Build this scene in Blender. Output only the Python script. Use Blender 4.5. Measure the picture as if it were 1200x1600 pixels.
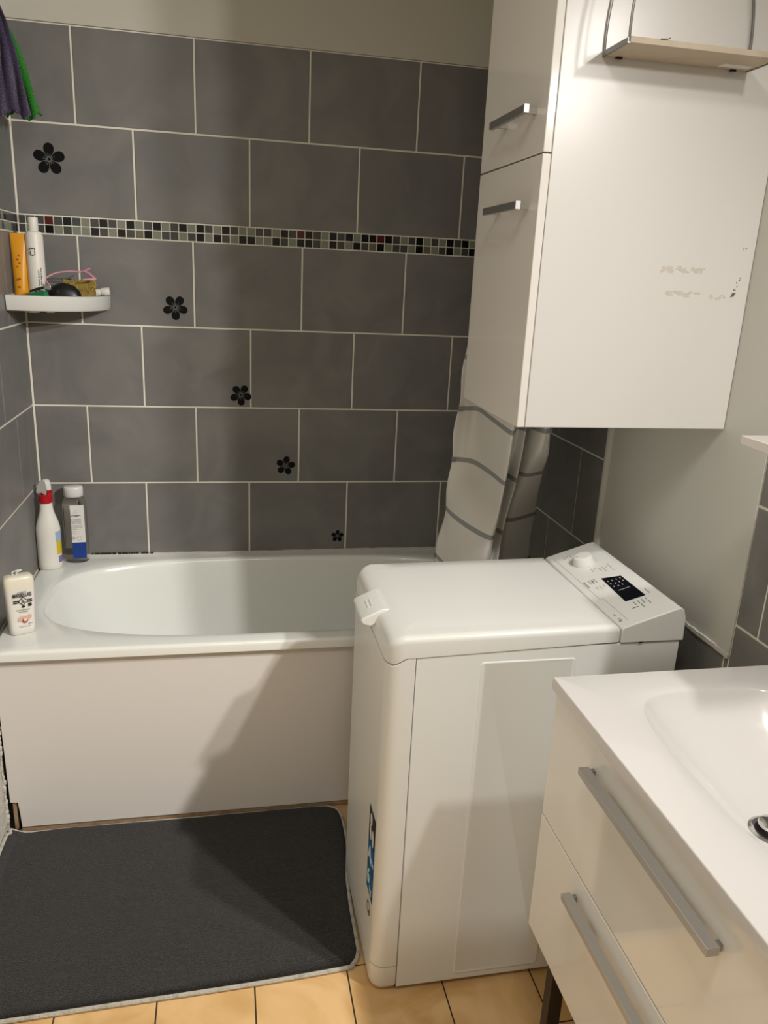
import bpy, bmesh, math, random
from math import pi, sin, cos, sqrt, radians as RAD
from mathutils import Vector, Matrix
random.seed(7)
for o in list(bpy.data.objects): bpy.data.objects.remove(o)
scn = bpy.context.scene
COL = scn.collection

# ------------------------------------------------------------------ camera
FPX = 1224.67
YAW, PITCH, ROLL = 0.2064859, -0.2938683, 0.0485755
CAM = Vector((0.587157, -2.587588, 1.489267))
fw = Vector((sin(YAW)*cos(PITCH), cos(YAW)*cos(PITCH), sin(PITCH)))
rt = Vector((cos(YAW), -sin(YAW), 0)); up = rt.cross(fw)
R_ = rt*cos(ROLL)+up*sin(ROLL); U_ = -rt*sin(ROLL)+up*cos(ROLL)
cd = bpy.data.cameras.new('camera'); cam = bpy.data.objects.new('camera', cd); COL.objects.link(cam)
cd.sensor_fit = 'HORIZONTAL'; cd.sensor_width = 36.0; cd.lens = 36.0*FPX/1200; cd.clip_start = .02
cam.matrix_world = Matrix(((R_.x,U_.x,-fw.x,CAM.x),(R_.y,U_.y,-fw.y,CAM.y),(R_.z,U_.z,-fw.z,CAM.z),(0,0,0,1)))
scn.camera = cam

# ------------------------------------------------------------------ world, lights, exposure
w = bpy.data.worlds.new('world'); scn.world = w; w.use_nodes = True
w.node_tree.nodes['Background'].inputs[0].default_value = (.9,.85,.75,1)
w.node_tree.nodes['Background'].inputs[1].default_value = 0.05
scn.view_settings.view_transform = 'Standard'; scn.view_settings.look = 'None'
scn.view_settings.gamma = 1; scn.view_settings.use_curve_mapping = False
scn.view_settings.exposure = 0.0
LAMP_COL = (1.0, .975, .93)
def lamp(name, loc, power, target, size=150, blend=.6, rad=.025):
    l = bpy.data.lights.new(name, 'SPOT'); l.energy = power; l.color = LAMP_COL
    l.use_nodes = True; nt = l.node_tree; em = nt.nodes['Emission']
    fo = nt.nodes.new('ShaderNodeLightFalloff'); fo.inputs['Strength'].default_value = 1.0; fo.inputs['Smooth'].default_value = 1.0
    nt.links.new(fo.outputs['Linear'], em.inputs['Strength'])
    l.spot_size = RAD(size); l.spot_blend = blend; l.shadow_soft_size = rad
    o = bpy.data.objects.new(name, l); COL.objects.link(o); o.location = loc
    o.rotation_euler = (Vector(target)-Vector(loc)).to_track_quat('-Z','Y').to_euler()
for ly, lz in ((-1.82, 2.06), (-2.05, 1.96)):
    lamp('mirror_lamp_light', (1.48, ly, lz), 38, (1.48-.60, ly+.30, lz-.62), 165, 1)
lc = bpy.data.lights.new('ceiling_fill_light','AREA'); lc.shape = 'DISK'; lc.size = .35; lc.energy = 9; lc.color = (1,.96,.91)  # added soft fill below the ceiling, not a fixture of the room
lo = bpy.data.objects.new('ceiling_fill_light', lc); COL.objects.link(lo); lo.location = (.7,-2.3,2.44)

# ------------------------------------------------------------------ materials
def mat(name, color, rough=.5, metal=0, spec=.5, trans=0, ior=1.45, noise=None, bump=None, coat=0, alpha=1, sheen=0):
    m = bpy.data.materials.new(name); m.use_nodes = True; nt = m.node_tree
    b = nt.nodes['Principled BSDF']
    b.inputs['Base Color'].default_value = (*color, 1); b.inputs['Roughness'].default_value = rough
    b.inputs['Metallic'].default_value = metal; b.inputs['Specular IOR Level'].default_value = spec
    b.inputs['Transmission Weight'].default_value = trans; b.inputs['IOR'].default_value = ior
    b.inputs['Coat Weight'].default_value = coat; b.inputs['Alpha'].default_value = alpha
    b.inputs['Sheen Weight'].default_value = sheen
    tc = nt.nodes.new('ShaderNodeTexCoord')
    if noise:   # (scale, color2, lo, hi, distortion)
        sc, c2, lo_, hi_, dist = noise
        n = nt.nodes.new('ShaderNodeTexNoise'); n.inputs['Scale'].default_value = sc
        n.inputs['Detail'].default_value = 6; n.inputs['Distortion'].default_value = dist
        nt.links.new(tc.outputs['Object'], n.inputs['Vector'])
        r = nt.nodes.new('ShaderNodeValToRGB'); r.color_ramp.elements[0].position = lo_; r.color_ramp.elements[1].position = hi_
        r.color_ramp.elements[0].color = (*color,1); r.color_ramp.elements[1].color = (*c2,1)
        nt.links.new(n.outputs['Fac'], r.inputs['Fac']); nt.links.new(r.outputs['Color'], b.inputs['Base Color'])
    if bump:    # (scale, strength, distance)
        n = nt.nodes.new('ShaderNodeTexNoise'); n.inputs['Scale'].default_value = bump[0]; n.inputs['Detail'].default_value = 4
        nt.links.new(tc.outputs['Object'], n.inputs['Vector'])
        bp = nt.nodes.new('ShaderNodeBump'); bp.inputs['Strength'].default_value = bump[1]; bp.inputs['Distance'].default_value = bump[2]
        nt.links.new(n.outputs['Fac'], bp.inputs['Height']); nt.links.new(bp.outputs['Normal'], b.inputs['Normal'])
    return m
M = {}
M['tile'] = mat('slate_grey_tile', (.165,.160,.152), .42, noise=(5.5,(.215,.205,.192),.35,.7,1.1), bump=(40,.12,.002))
M['grout'] = mat('cream_grout', (.80,.77,.66), .85, bump=(200,.2,.001))
M['paint'] = mat('off_white_wall_paint', (.60,.57,.49), .75, bump=(90,.08,.001))
M['board'] = mat('white_painted_board', (.56,.55,.50), .55, bump=(30,.05,.001))
M['plaster'] = mat('rough_plaster', (.62,.59,.52), .9, bump=(60,.6,.01))
M['ceiling'] = mat('white_ceiling_paint', (.75,.73,.68), .9)
M['mo_black'] = mat('black_glass_mosaic', (.006,.006,.007), .15)
M['mo_grey'] = mat('grey_glass_mosaic', (.065,.066,.062), .2)
M['mo_light'] = mat('pale_green_glass_mosaic', (.22,.235,.185), .2)
M['mo_red'] = mat('dark_red_glass_mosaic', (.09,.012,.01), .2)
M['mo_tan'] = mat('taupe_glass_mosaic', (.15,.13,.10), .2)
M['floor'] = mat('ochre_floor_tile', (.60,.35,.13), .38, noise=(4.5,(.76,.50,.24),.35,.65,1.8), bump=(25,.1,.002))
M['floor_grout'] = mat('brown_floor_grout', (.045,.028,.016), .9)
M['enamel'] = mat('white_tub_enamel', (.84,.85,.80), .2, coat=.2)
M['tub_panel'] = mat('white_tub_panel', (.76,.72,.68), .35, bump=(8,.03,.003))
M['wood_strip'] = mat('tan_wood_strip', (.42,.30,.18), .8, noise=(30,(.25,.16,.09),.3,.7,1))
M['dark'] = mat('dark_gap_shade', (.012,.009,.007), .9)  # near-black colour standing in for shade inside gaps
M['caulk'] = mat('white_caulk', (.6,.58,.52), .6, bump=(80,.5,.004))
M['mould'] = mat('dark_mould', (.03,.027,.022), .9)
M['white_metal'] = mat('white_enamelled_steel', (.74,.75,.72), .30)
M['white_plastic'] = mat('white_plastic', (.72,.72,.68), .32)
M['white_plastic2'] = mat('white_matt_plastic', (.78,.75,.68), .42)
M['gloss_white'] = mat('glossy_white_lacquer', (.76,.72,.67), .12, coat=.5)
M['gloss_cream'] = mat('glossy_cream_lacquer', (.80,.785,.74), .10, coat=.5)
M['melamine'] = mat('white_melamine', (.66,.64,.61), .30)
M['solid'] = mat('white_basin_composite', (.64,.615,.59), .14, coat=.4)
M['alu'] = mat('brushed_aluminium', (.42,.41,.40), .38, metal=1, bump=(300,.1,.0005))
M['alu_satin'] = mat('satin_aluminium_bar', (.50,.49,.47), .42, metal=.45, bump=(300,.1,.0005))
M['alu_light'] = mat('aluminium_end_cap', (.50,.49,.47), .45, metal=.5)
M['chrome'] = mat('chrome', (.75,.75,.76), .08, metal=1)
M['black_leg'] = mat('dark_painted_leg', (.02,.013,.01), .4)
M['display'] = mat('black_display_glass', (.006,.007,.010), .10)
M['disp_ink'] = mat('grey_display_icons', (.38,.39,.40), .5)
M['ink'] = mat('grey_ink', (.20,.20,.20), .5)
M['ink_light'] = mat('light_grey_ink', (.42,.42,.41), .5)
M['ink_dark'] = mat('black_ink', (.015,.015,.015), .5)
M['stk_blue'] = mat('blue_sticker', (.01,.13,.34), .4)
M['stk_white'] = mat('white_sticker', (.75,.75,.75), .4)
M['mat_pile'] = mat('charcoal_mat_pile', (.017,.0155,.0145), .95, spec=.05, noise=(230,(.036,.0325,.030),.42,.62,.8), bump=(520,.8,.008), sheen=.15)
M['mat_edge'] = mat('pale_mat_binding', (.50,.47,.40), .9, bump=(150,.8,.006), noise=(60,(.30,.27,.22),.5,.8,0))
M['frame_metal'] = mat('grey_metal_band', (.22,.21,.20), .35, metal=.8)
M['plywood'] = mat('pale_plywood', (.56,.48,.37), .6, noise=(9,(.45,.37,.27),.3,.7,1.5))
M['residue'] = mat('beige_residue', (.56,.51,.45), .8)
M['residue_dark'] = mat('brown_residue', (.16,.11,.08), .8)
M['purple'] = mat('purple_microfibre', (.055,.035,.10), .95, spec=.1, bump=(300,1,.01), sheen=.3)
M['green'] = mat('bright_green_microfibre', (.02,.26,.012), .95, spec=.1, bump=(300,1,.01), sheen=.2)
M['cord'] = mat('pale_cord', (.35,.31,.24), .8)
M['red_plastic'] = mat('red_plastic', (.42,.008,.015), .3)
M['amber_liquid'] = mat('orange_plastic_tube', (.72,.32,.012), .3)
M['clear'] = mat('clear_plastic_bottle', (.97,.97,.96), .05, trans=1, ior=1.08)
M['label_white'] = mat('white_paper_label', (.72,.70,.66), .5)
M['label_back'] = mat('pale_grey_paper_label', (.50,.47,.43), .6)
M['label_blue'] = mat('blue_label', (.008,.04,.24), .4)
M['label_yellow'] = mat('yellow_label', (.65,.48,.01), .4)
M['label_pale_blue'] = mat('pale_blue_label', (.35,.45,.65), .4)
M['label_violet'] = mat('violet_label', (.20,.16,.38), .4)
M['cream'] = mat('cream_shower_gel', (.80,.76,.62), .3)
M['gel_white'] = mat('white_gel_bottle', (.80,.77,.71), .3)
M['peach'] = mat('peach_print', (.72,.45,.34), .5)
M['red_print'] = mat('red_print', (.45,.04,.03), .5)
M['sponge'] = mat('yellow_sponge_foam', (.52,.36,.08), .95, noise=(60,(.36,.24,.06),.45,.65,0), bump=(180,1,.02))
M['black_plastic'] = mat('black_plastic', (.008,.008,.009), .35)
M['scour'] = mat('green_scouring_pad', (.02,.22,.08), .9)
M['pink'] = mat('pink_plastic', (.62,.30,.36), .35)
M['flower'] = mat('black_flower_vinyl', (.005,.005,.005), .6, spec=.15)
M['stamen'] = mat('pale_stamen_print', (.16,.17,.16), .6)
M['orange_print'] = mat('rust_print', (.40,.08,.01), .5)

# curtain cloth: pale fabric with narrow grey stripes every 14.3 cm
def curtain_mat():
    m = mat('pale_striped_curtain', (.50,.47,.42), .85); nt = m.node_tree; b = nt.nodes['Principled BSDF']
    tc = nt.nodes.new('ShaderNodeTexCoord'); sp = nt.nodes.new('ShaderNodeSeparateXYZ'); nt.links.new(tc.outputs['Object'], sp.inputs[0])
    a = nt.nodes.new('ShaderNodeMath'); a.operation = 'SUBTRACT'; a.inputs[1].default_value = .999-.1435*4-.0072; nt.links.new(sp.outputs['Z'], a.inputs[0])
    f = nt.nodes.new('ShaderNodeMath'); f.operation = 'MODULO'; f.inputs[1].default_value = .1435; nt.links.new(a.outputs[0], f.inputs[0])
    l = nt.nodes.new('ShaderNodeMath'); l.operation = 'LESS_THAN'; l.inputs[1].default_value = .0125; nt.links.new(f.outputs[0], l.inputs[0])
    n = nt.nodes.new('ShaderNodeTexNoise'); n.inputs['Scale'].default_value = 6; nt.links.new(tc.outputs['Object'], n.inputs['Vector'])
    r = nt.nodes.new('ShaderNodeValToRGB'); r.color_ramp.elements[0].color = (.66,.645,.60,1); r.color_ramp.elements[1].color = (.80,.755,.69,1)
    nt.links.new(n.outputs['Fac'], r.inputs['Fac'])
    mx = nt.nodes.new('ShaderNodeMix'); mx.data_type = 'RGBA'; nt.links.new(l.outputs[0], mx.inputs[0])
    nt.links.new(r.outputs['Color'], mx.inputs[6]); mx.inputs[7].default_value = (.30,.31,.30,1)
    nt.links.new(mx.outputs[2], b.inputs['Base Color']); return m
M['curtain'] = curtain_mat()

# ------------------------------------------------------------------ helpers
def obj(name, bm, m, parent=None, smooth=False, bevel=0, seg=2, angle=35):
    me = bpy.data.meshes.new(name)
    bmesh.ops.recalc_face_normals(bm, faces=bm.faces) if not getattr(bm, '_keep', False) else None
    bm.to_mesh(me); bm.free()
    for k in (m if isinstance(m, (list, tuple)) else [m]): me.materials.append(M[k])
    o = bpy.data.objects.new(name, me); COL.objects.link(o)
    if parent: o.parent = parent
    if smooth:
        me.polygons.foreach_set('use_smooth', [True]*len(me.polygons))
        me.set_sharp_from_angle(angle=RAD(angle))
    if bevel:
        b = o.modifiers.new('bevel','BEVEL'); b.width = bevel; b.segments = seg; b.limit_method = 'ANGLE'; b.angle_limit = RAD(40)
        b.harden_normals = False
        me.polygons.foreach_set('use_smooth', [True]*len(me.polygons)); me.set_sharp_from_angle(angle=RAD(60))
    return o
def struct(o): o['kind'] = 'structure'; return o
def tag(o, label, cat, group=None):
    o['label'] = label; o['category'] = cat
    if group: o['group'] = group
    return o
def thing(name, label, cat, group=None):
    o = bpy.data.objects.new(name, None); COL.objects.link(o); o.empty_display_size = .05
    return tag(o, label, cat, group)
def box(bm, x0, x1, y0, y1, z0, z1, mi=0):
    v = [bm.verts.new(p) for p in ((x0,y0,z0),(x1,y0,z0),(x1,y1,z0),(x0,y1,z0),(x0,y0,z1),(x1,y0,z1),(x1,y1,z1),(x0,y1,z1))]
    for f in ((0,3,2,1),(4,5,6,7),(0,1,5,4),(1,2,6,5),(2,3,7,6),(3,0,4,7)):
        bm.faces.new([v[i] for i in f]).material_index = mi
    return v
def bx(*a): bm = bmesh.new(); box(bm, *a); return bm
def loft(bm, rings, close=True, cap0=True, cap1=True, mi=0):
    rs = [[bm.verts.new(p) for p in r] for r in rings]
    n = len(rs[0])
    for a, b in zip(rs, rs[1:]):
        for i in range(n if close else n-1):
            j = (i+1) % n
            bm.faces.new((a[i], a[j], b[j], b[i])).material_index = mi
    if cap0 and close: bm.faces.new(rs[0][::-1]).material_index = mi
    if cap1 and close: bm.faces.new(rs[-1]).material_index = mi
    return rs
def lathe(prof, c=(0,0,0), n=40, sx=1, sy=1, rot=0):
    bm = bmesh.new(); rings = []
    for r, z in prof:
        ring = []
        for i in range(n):
            a = 2*pi*i/n; x, y = r*cos(a)*sx, r*sin(a)*sy
            ring.append((c[0]+x*cos(rot)-y*sin(rot), c[1]+x*sin(rot)+y*cos(rot), c[2]+z))
        rings.append(ring)
    loft(bm, rings); return bm
def tube(pts, r, n=10, closed=False, bm=None):
    bm = bm or bmesh.new(); pts = [Vector(p) for p in pts]; rings = []; N = len(pts); up = None
    for i, p in enumerate(pts):
        if closed: t = pts[(i+1)%N]-pts[i-1]
        else: t = pts[min(i+1,N-1)]-pts[max(i-1,0)]
        t.normalize()
        if up is None: up = t.orthogonal().normalized()
        up = (up-t*up.dot(t)).normalized(); s = t.cross(up)
        rr = r(i/(N-1)) if callable(r) else r
        rings.append([p+(up*cos(2*pi*k/n)+s*sin(2*pi*k/n))*rr for k in range(n)])
    if closed:
        rs = [[bm.verts.new(q) for q in r_] for r_ in rings]
        for i in range(N):
            a, b = rs[i], rs[(i+1)%N]
            for k in range(n): bm.faces.new((a[k], a[(k+1)%n], b[(k+1)%n], b[k]))
    else: loft(bm, rings)
    return bm
def prism(poly, z0, z1, f=lambda a,b,c:(a,b,c)):
    bm = bmesh.new(); loft(bm, [[f(a,b,z0) for a,b in poly],[f(a,b,z1) for a,b in poly]]); return bm
def rrect(x0, x1, y0, y1, r, n=6, d=0):
    x0+=d; x1-=d; y0+=d; y1-=d
    if not isinstance(r, (list,tuple)): r = [r]*4
    out = []
    for (cx, cy, a0, rr) in ((x1,y1,0,r[0]),(x0,y1,90,r[1]),(x0,y0,180,r[2]),(x1,y0,270,r[3])):
        rr = max(rr-d, .0005); sx = -1 if cx == x1 else 1; sy = -1 if cy == y1 else 1
        for i in range(n+1):
            a = RAD(a0+90*i/n); out.append((cx+sx*rr+rr*cos(a), cy+sy*rr+rr*sin(a)))
    return out
def text(name, s, size, origin, xdir, ydir, m, parent, depth=.0003, align='LEFT', sx=1, bold=0):
    cu = bpy.data.curves.new(name, 'FONT'); cu.body = s; cu.size = size; cu.extrude = depth; cu.align_x = align; cu.offset = bold
    t = bpy.data.objects.new('tmp', cu); COL.objects.link(t)
    me = bpy.data.meshes.new_from_object(t.evaluated_get(bpy.context.evaluated_depsgraph_get()))
    bpy.data.objects.remove(t)
    X = Vector(xdir).normalized(); Y = Vector(ydir).normalized(); Z = X.cross(Y).normalized(); Y = Z.cross(X)
    o_ = Vector(origin); X = X*sx
    me.transform(Matrix(((X.x,Y.x,Z.x,o_.x),(X.y,Y.y,Z.y,o_.y),(X.z,Y.z,Z.z,o_.z),(0,0,0,1))))
    me.materials.clear(); me.materials.append(M[m])
    o = bpy.data.objects.new(name, me); COL.objects.link(o); o.parent = parent; return o
class Face:
    """local drawing frame on a surface: u right, v up, n out"""
    def __init__(s, o, u, v, lift=.0004):
        s.o, s.u, s.v = Vector(o), Vector(u).normalized(), Vector(v).normalized(); s.n = s.u.cross(s.v).normalized(); s.l = lift
    def p(s, a, b, c=0): return s.o+s.u*a+s.v*b+s.n*(s.l+c)
    def poly(s, bm, pts, t=.0003, mi=0):
        loft(bm, [[s.p(a,b,-.0002) for a,b in pts],[s.p(a,b,t) for a,b in pts]], mi=mi)
    def rect(s, bm, a0, a1, b0, b1, t=.0003, mi=0): s.poly(bm, [(a0,b0),(a1,b0),(a1,b1),(a0,b1)], t, mi)
    def disc(s, bm, a, b, r, t=.0003, mi=0, n=20, ry=None, rot=0):
        ry = ry or r
        s.poly(bm, [(a+r*cos(2*pi*i/n)*cos(rot)-ry*sin(2*pi*i/n)*sin(rot), b+r*cos(2*pi*i/n)*sin(rot)+ry*sin(2*pi*i/n)*cos(rot)) for i in range(n)], t, mi)
def catmull(pts, n):
    pts = [Vector(p) for p in pts]; P = [pts[0]*2-pts[1]]+pts+[pts[-1]*2-pts[-2]]; out = []
    for k in range(n):
        t = k/(n-1)*(len(pts)-1); i = min(int(t), len(pts)-2); f = t-i
        a,b,c,d = P[i],P[i+1],P[i+2],P[i+3]
        out.append(.5*((2*b)+(c-a)*f+(2*a-5*b+4*c-d)*f*f+(3*b-a-3*c+d)*f*f*f))
    return out

# ------------------------------------------------------------------ room shell
W = 1.556; CEIL = 2.50; YF = -3.25
ZL = [2.1082,1.8572,1.6081,1.5583,1.3020,1.0509,.7999,.549]
def tile(bm, P, a0, a1, b0, b1, g=.0027, t=.0022, c=.0012, mi=1):
    """one raised tile with chamfered edge; P(a,b,c) maps to space"""
    a0+=g; a1-=g; b0+=g; b1-=g
    if a1-a0 < .004 or b1-b0 < .004: return
    r0 = [P(a0,b0,0),P(a1,b0,0),P(a1,b1,0),P(a0,b1,0)]
    r1 = [P(a0,b0,t-c),P(a1,b0,t-c),P(a1,b1,t-c),P(a0,b1,t-c)]
    r2 = [P(a0+c,b0+c,t),P(a1-c,b0+c,t),P(a1-c,b1-c,t),P(a0+c,b1-c,t)]
    loft(bm, [r0,r1,r2], cap0=False, mi=mi)
def courses(bm, P, A0, A1, rows):
    for b0, b1, off, pitch in rows:
        k = math.floor((A0-off)/pitch)
        while off+k*pitch < A1:
            tile(bm, P, max(A0, off+k*pitch), min(A1, off+(k+1)*pitch), b0, b1); k += 1
T3 = 1/3
offs = [.1762,.3321,.1613,None,None]
back_rows = [(ZL[1],ZL[0],.1762,T3),(ZL[2],ZL[1],.3321,T3),(ZL[4],ZL[3],.1613,T3),(ZL[5],ZL[4],.3340,T3),(ZL[6],ZL[5],.1590,T3),(ZL[7],ZL[6],.3278,T3)]
left_rows = [(ZL[1],ZL[0],-.20,T3),(ZL[2],ZL[1],-.33,T3),(ZL[4],ZL[3],-.19,T3),(ZL[5],ZL[4],-.325,T3),(ZL[6],ZL[5],-.21,T3),(ZL[7],ZL[6],-.358,T3)]
right_rows = [(ZL[1],ZL[0],-.43,T3),(ZL[2],ZL[1],-.6,T3),(ZL[4],ZL[3],-.6,T3),(ZL[5],ZL[4],-.43,T3),(ZL[6],ZL[5],-.598,T3),(ZL[7],ZL[6],-.76,T3),(.298,ZL[7],-.6,T3),(.047,.298,-.76,T3)]

# back wall (y = 0 is the tile face)
bm = bmesh.new(); box(bm, -.1, W+.1, .0022, .10, 0, ZL[0]+.001, 0)
Pb = lambda a,b,c: (a, .0022-c, b)
courses(bm, Pb, .002, W-.002, back_rows)
struct(obj('wall_back', bm, ['grout','tile']))
struct(obj('wall_back_upper', bx(-.1, W+.1, -.002, .10, ZL[0]+.002, CEIL), 'paint', bevel=.001))
# mosaic border, copied square by square from the photograph
TOP = 'GGGRGKGLGKGLKLGKLGKLKGLKGLLGGLKGRKGLKGKLKKRKGLGKLGLKGKLGK'
BOT = 'GLGKLGLLKGLKGTKLGGLGKLKGLKKLLKGLKKGLKGLKGTKLGGLNTLGNLGNGLKG'
MI = {'K':1,'G':2,'L':3,'R':4,'T':5,'N':1}
bm = bmesh.new(); box(bm, .001, W-.001, .0012, .0022, ZL[3], ZL[2], 0)
px = .0254
for k in range(62):
    for s, z0 in ((BOT, ZL[3]), (TOP, (ZL[2]+ZL[3])/2)):
        a = .0+k*px-.0035
        if a > W-.002: continue
        ch = s[k % len(s)]
        tile(bm, Pb, max(a,.002), min(a+px, W-.002), z0, z0+.0249, g=.0014, t=.0026, c=.0006, mi=MI[ch])
struct(obj('trim_1', bm, ['grout','mo_black','mo_grey','mo_light','mo_red','mo_tan']))

# left wall (x = 0)
Pl = lambda a,b,c: (-.0022+c, a, b)
bm = bmesh.new(); box(bm, -.10, -.0022, -.70, 0, ZL[7], ZL[0], 0)
courses(bm, Pl, -.70, -.002, left_rows); struct(obj('wall_left', bm, ['grout','tile']))
bm = bmesh.new(); box(bm, -.10, 0, YF, 0, 0, ZL[7]-.001); box(bm, -.10, 0, YF, -.701, ZL[7]-.001, CEIL); box(bm, -.10, 0, -.701, 0, ZL[0]+.001, CEIL)
struct(obj('wall_left_plaster', bm, 'plaster'))
bm = bmesh.new(); box(bm, -.0022, -.0012, -.70, -.001, ZL[3], ZL[2], 0)
for k in range(28):
    for s, z0 in ((BOT, ZL[3]), (TOP, (ZL[2]+ZL[3])/2)):
        a = -.002-(k+1)*px
        if a < -.70: continue
        tile(bm, Pl, a, a+px, z0, z0+.0249, g=.0014, t=.0026, c=.0006, mi=MI[s[(k*7+3) % len(s)]])
struct(obj('trim_2', bm, ['grout','mo_black','mo_grey','mo_light','mo_red','mo_tan']))

# right wall (x = W)
Pr = lambda a,b,c: (W+.0022-c, a, b)
bm = bmesh.new(); box(bm, W+.0022, W+.10, YF, .0, 0, ZL[0], 0)
courses(bm, Pr, -.765, -.002, right_rows)
courses(bm, Pr, -1.35, -.765, [(.549,.7999,-1.335,T3),(.298,.549,-1.5,T3),(.047,.298,-1.335,T3)])
courses(bm, Pr, YF, -1.35, [(1.61,1.86,-1.6,T3),(1.36,1.61,-1.75,T3),(1.11,1.36,-1.6,T3),(.868,1.11,-1.75,T3),(.617,.868,-1.6,T3),(.366,.617,-1.75,T3),(.115,.366,-1.6,T3)])
struct(obj('wall_right', bm, ['grout','tile']))
bm = bmesh.new(); box(bm, W-.001, W+.0021, -1.35, -.765, .803, ZL[0]); box(bm, W, W+.10, YF, -.002, ZL[0]+.001, CEIL)
box(bm, W, W+.0021, YF, -1.35, 1.86, ZL[0])
struct(obj('wall_right_painted', bm, 'board', bevel=.0008))
# pale rounded bead down the far edge of the painted part
bm = tube([(W-.001,-.762,z) for z in (.803,1.2,1.6,2.108)], .012, 12); struct(obj('trim_3', bm, 'board', smooth=True))
bm = bmesh.new(); random.seed(3)
for k in range(40):
    y = -.78-k*.0143
    box(bm, W-.004-random.random()*.003, W+.002, y-.0145, y, .797-random.random()*.002, .8035+random.random()*.002)
struct(obj('trim_4', bm, 'caulk'))
# front wall behind the camera, ceiling
struct(obj('wall_front', bx(-.1, W+.1, YF-.1, YF, 0, CEIL), 'paint'))
struct(obj('ceiling', bx(-.1, W+.1, YF-.1, .1, CEIL, CEIL+.1), 'ceiling'))
# floor tiles
bm = bmesh.new(); box(bm, -.1, W+.1, YF-.1, .1, -.1, -.0012, 0)
Pf = lambda a,b,c: (a, b, -.0012+c)
for i in range(-1, 9):
    for j in range(-10, 3):
        x0, y0 = .0225+.2037*i, -1.4255+.2037*j+.2037*2
        if y0 > 0 or y0 < YF: continue
        tile(bm, Pf, max(x0, -.09), min(x0+.2037, W+.05), y0, min(y0+.2037,.0), g=.0016, t=.0012, c=.0008, mi=1)
struct(obj('floor', bm, ['floor_grout','floor']))
# caulk bead and mould line between tub and wall
bm = bmesh.new(); random.seed(5)
for k in range(60):
    x = .01+k*.0255
    box(bm, x, x+.0256, -.006-random.random()*.003, .002, .546, .5555+random.random()*.002, 0)
for k in range(34):
    x = .145+k*.0058+random.random()*.003
    if random.random() < .8 or k < 12: box(bm, x, x+.0035+random.random()*.004, -.0085, .0, .5556, .5576+random.random()*.0022, 1)
struct(obj('trim_5', bm, ['caulk','mould']))

# ------------------------------------------------------------------ bathtub
def basin_surface(x0, x1, y0, y1, z, cx, cy, a, b, ex, prof, skirt, N=128, edge_r=.006):
    """rectangular slab top with a superelliptic bowl. prof = [(scale_x, scale_y, depth, shift_x, exponent)]"""
    def se(t, A, B, e):
        c, s = cos(t), sin(t)
        return A*math.copysign(abs(c)**(2/e), c), B*math.copysign(abs(s)**(2/e), s)
    bm = bmesh.new(); rings = []
    pts = [se(2*pi*i/N, a, b, ex) for i in range(N)]
    # outer ring by ray projection; snap nearest to corners
    outer = []
    for (u, v) in pts:
        k = 1e9
        if abs(u) > 1e-9: k = min(k, ((x1-cx) if u > 0 else (x0-cx))/u)
        if abs(v) > 1e-9: k = min(k, ((y1-cy) if v > 0 else (y0-cy))/v)
        outer.append([cx+u*k, cy+v*k])
    for c in ((x0,y0),(x1,y0),(x1,y1),(x0,y1)):
        i = min(range(N), key=lambda i: (outer[i][0]-c[0])**2+(outer[i][1]-c[1])**2); outer[i] = list(c)
    def inset(p, d): return (min(max(p[0], x0+d), x1-d), min(max(p[1], y0+d), y1-d))
    rings.append([(*inset(p, .0), z-skirt) for p in outer])
    for i in range(5):
        t = pi/2*i/4; rings.append([(*inset(p, edge_r*(1-cos(t))), z-edge_r+edge_r*sin(t)) for p in outer])
    rings.append([((inset(p,edge_r)[0]*.3+(cx+q[0])*.7), (inset(p,edge_r)[1]*.3+(cy+q[1])*.7), z) for p, q in zip(outer, pts)])
    for (sx, sy, d, sh, e) in prof:
        q = [se(2*pi*i/N, a*sx, b*sy, e) for i in range(N)]
        rings.append([(cx+sh+u, cy+v, z-d) for u, v in q])
    loft(bm, rings, cap0=False, cap1=True)
    return bm
tub = thing('bathtub', 'white built-in bathtub along the grey tiled back wall', 'bathtub')
prof = [(1.0,1.0,0,0,3.0),(.992,.985,.002,0,3.0),(.985,.97,.008,0,3.0),(.978,.955,.022,0,3.0),(.955,.93,.08,.008,3.0),(.92,.89,.18,.02,3.0),(.875,.84,.30,.035,3.0),(.84,.79,.355,.045,2.9),(.78,.70,.385,.05,2.8),(.6,.5,.398,.05,2.6),(.3,.25,.402,.05,2.4),(.05,.05,.403,.05,2)]
bm = basin_surface(.003, 1.55, -.690, -.003, .55, .758, -.343, .688, .298, 3.0, prof, .027, edge_r=.010)
obj('tub_shell', bm, 'enamel', tub, smooth=True, angle=50)
# front panel: a notched board, gap at the left wall
poly = [(.012,.10),(.010,.3),(.009,.522),(1.54,.522),(1.54,.020),(.036,.020),(.034,.06),(.031,.098)]
obj('front_panel', prism(poly, -.672, -.658, lambda a,b,c: (a,c,b)), 'tub_panel', tub, bevel=.001)
bm = bmesh.new(); box(bm, .0345, 1.5, -.668, -.655, .003, .0195); obj('base_strip', bm, 'wood_strip', tub)
bm = bmesh.new(); box(bm, .0165, .026, -.667, -.656, .012, .096); obj('broken_strip', bm, 'wood_strip', tub, bevel=.001)
obj('gap_shade_sheet', bx(.0012, 1.5, -.654, -.64, .001, .52), 'dark', tub)  # solid dark sheet painting the shade behind the panel gap
# crumbled plaster at the panel foot
bm = bmesh.new(); random.seed(11)
for k in range(26):
    z = .04+k*.015; x = .0015; r = .004+random.random()*.005
    if .16 < z < .24 or z > .34: r *= .55
    m = Matrix.Translation((x, -.672+random.random()*.006, z)) @ Matrix.Diagonal((r/.01, 1.0, 1.3, 1))
    bmesh.ops.create_icosphere(bm, subdivisions=1, radius=.008, matrix=m)
struct(obj('trim_6', bm, 'plaster'))

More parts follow.
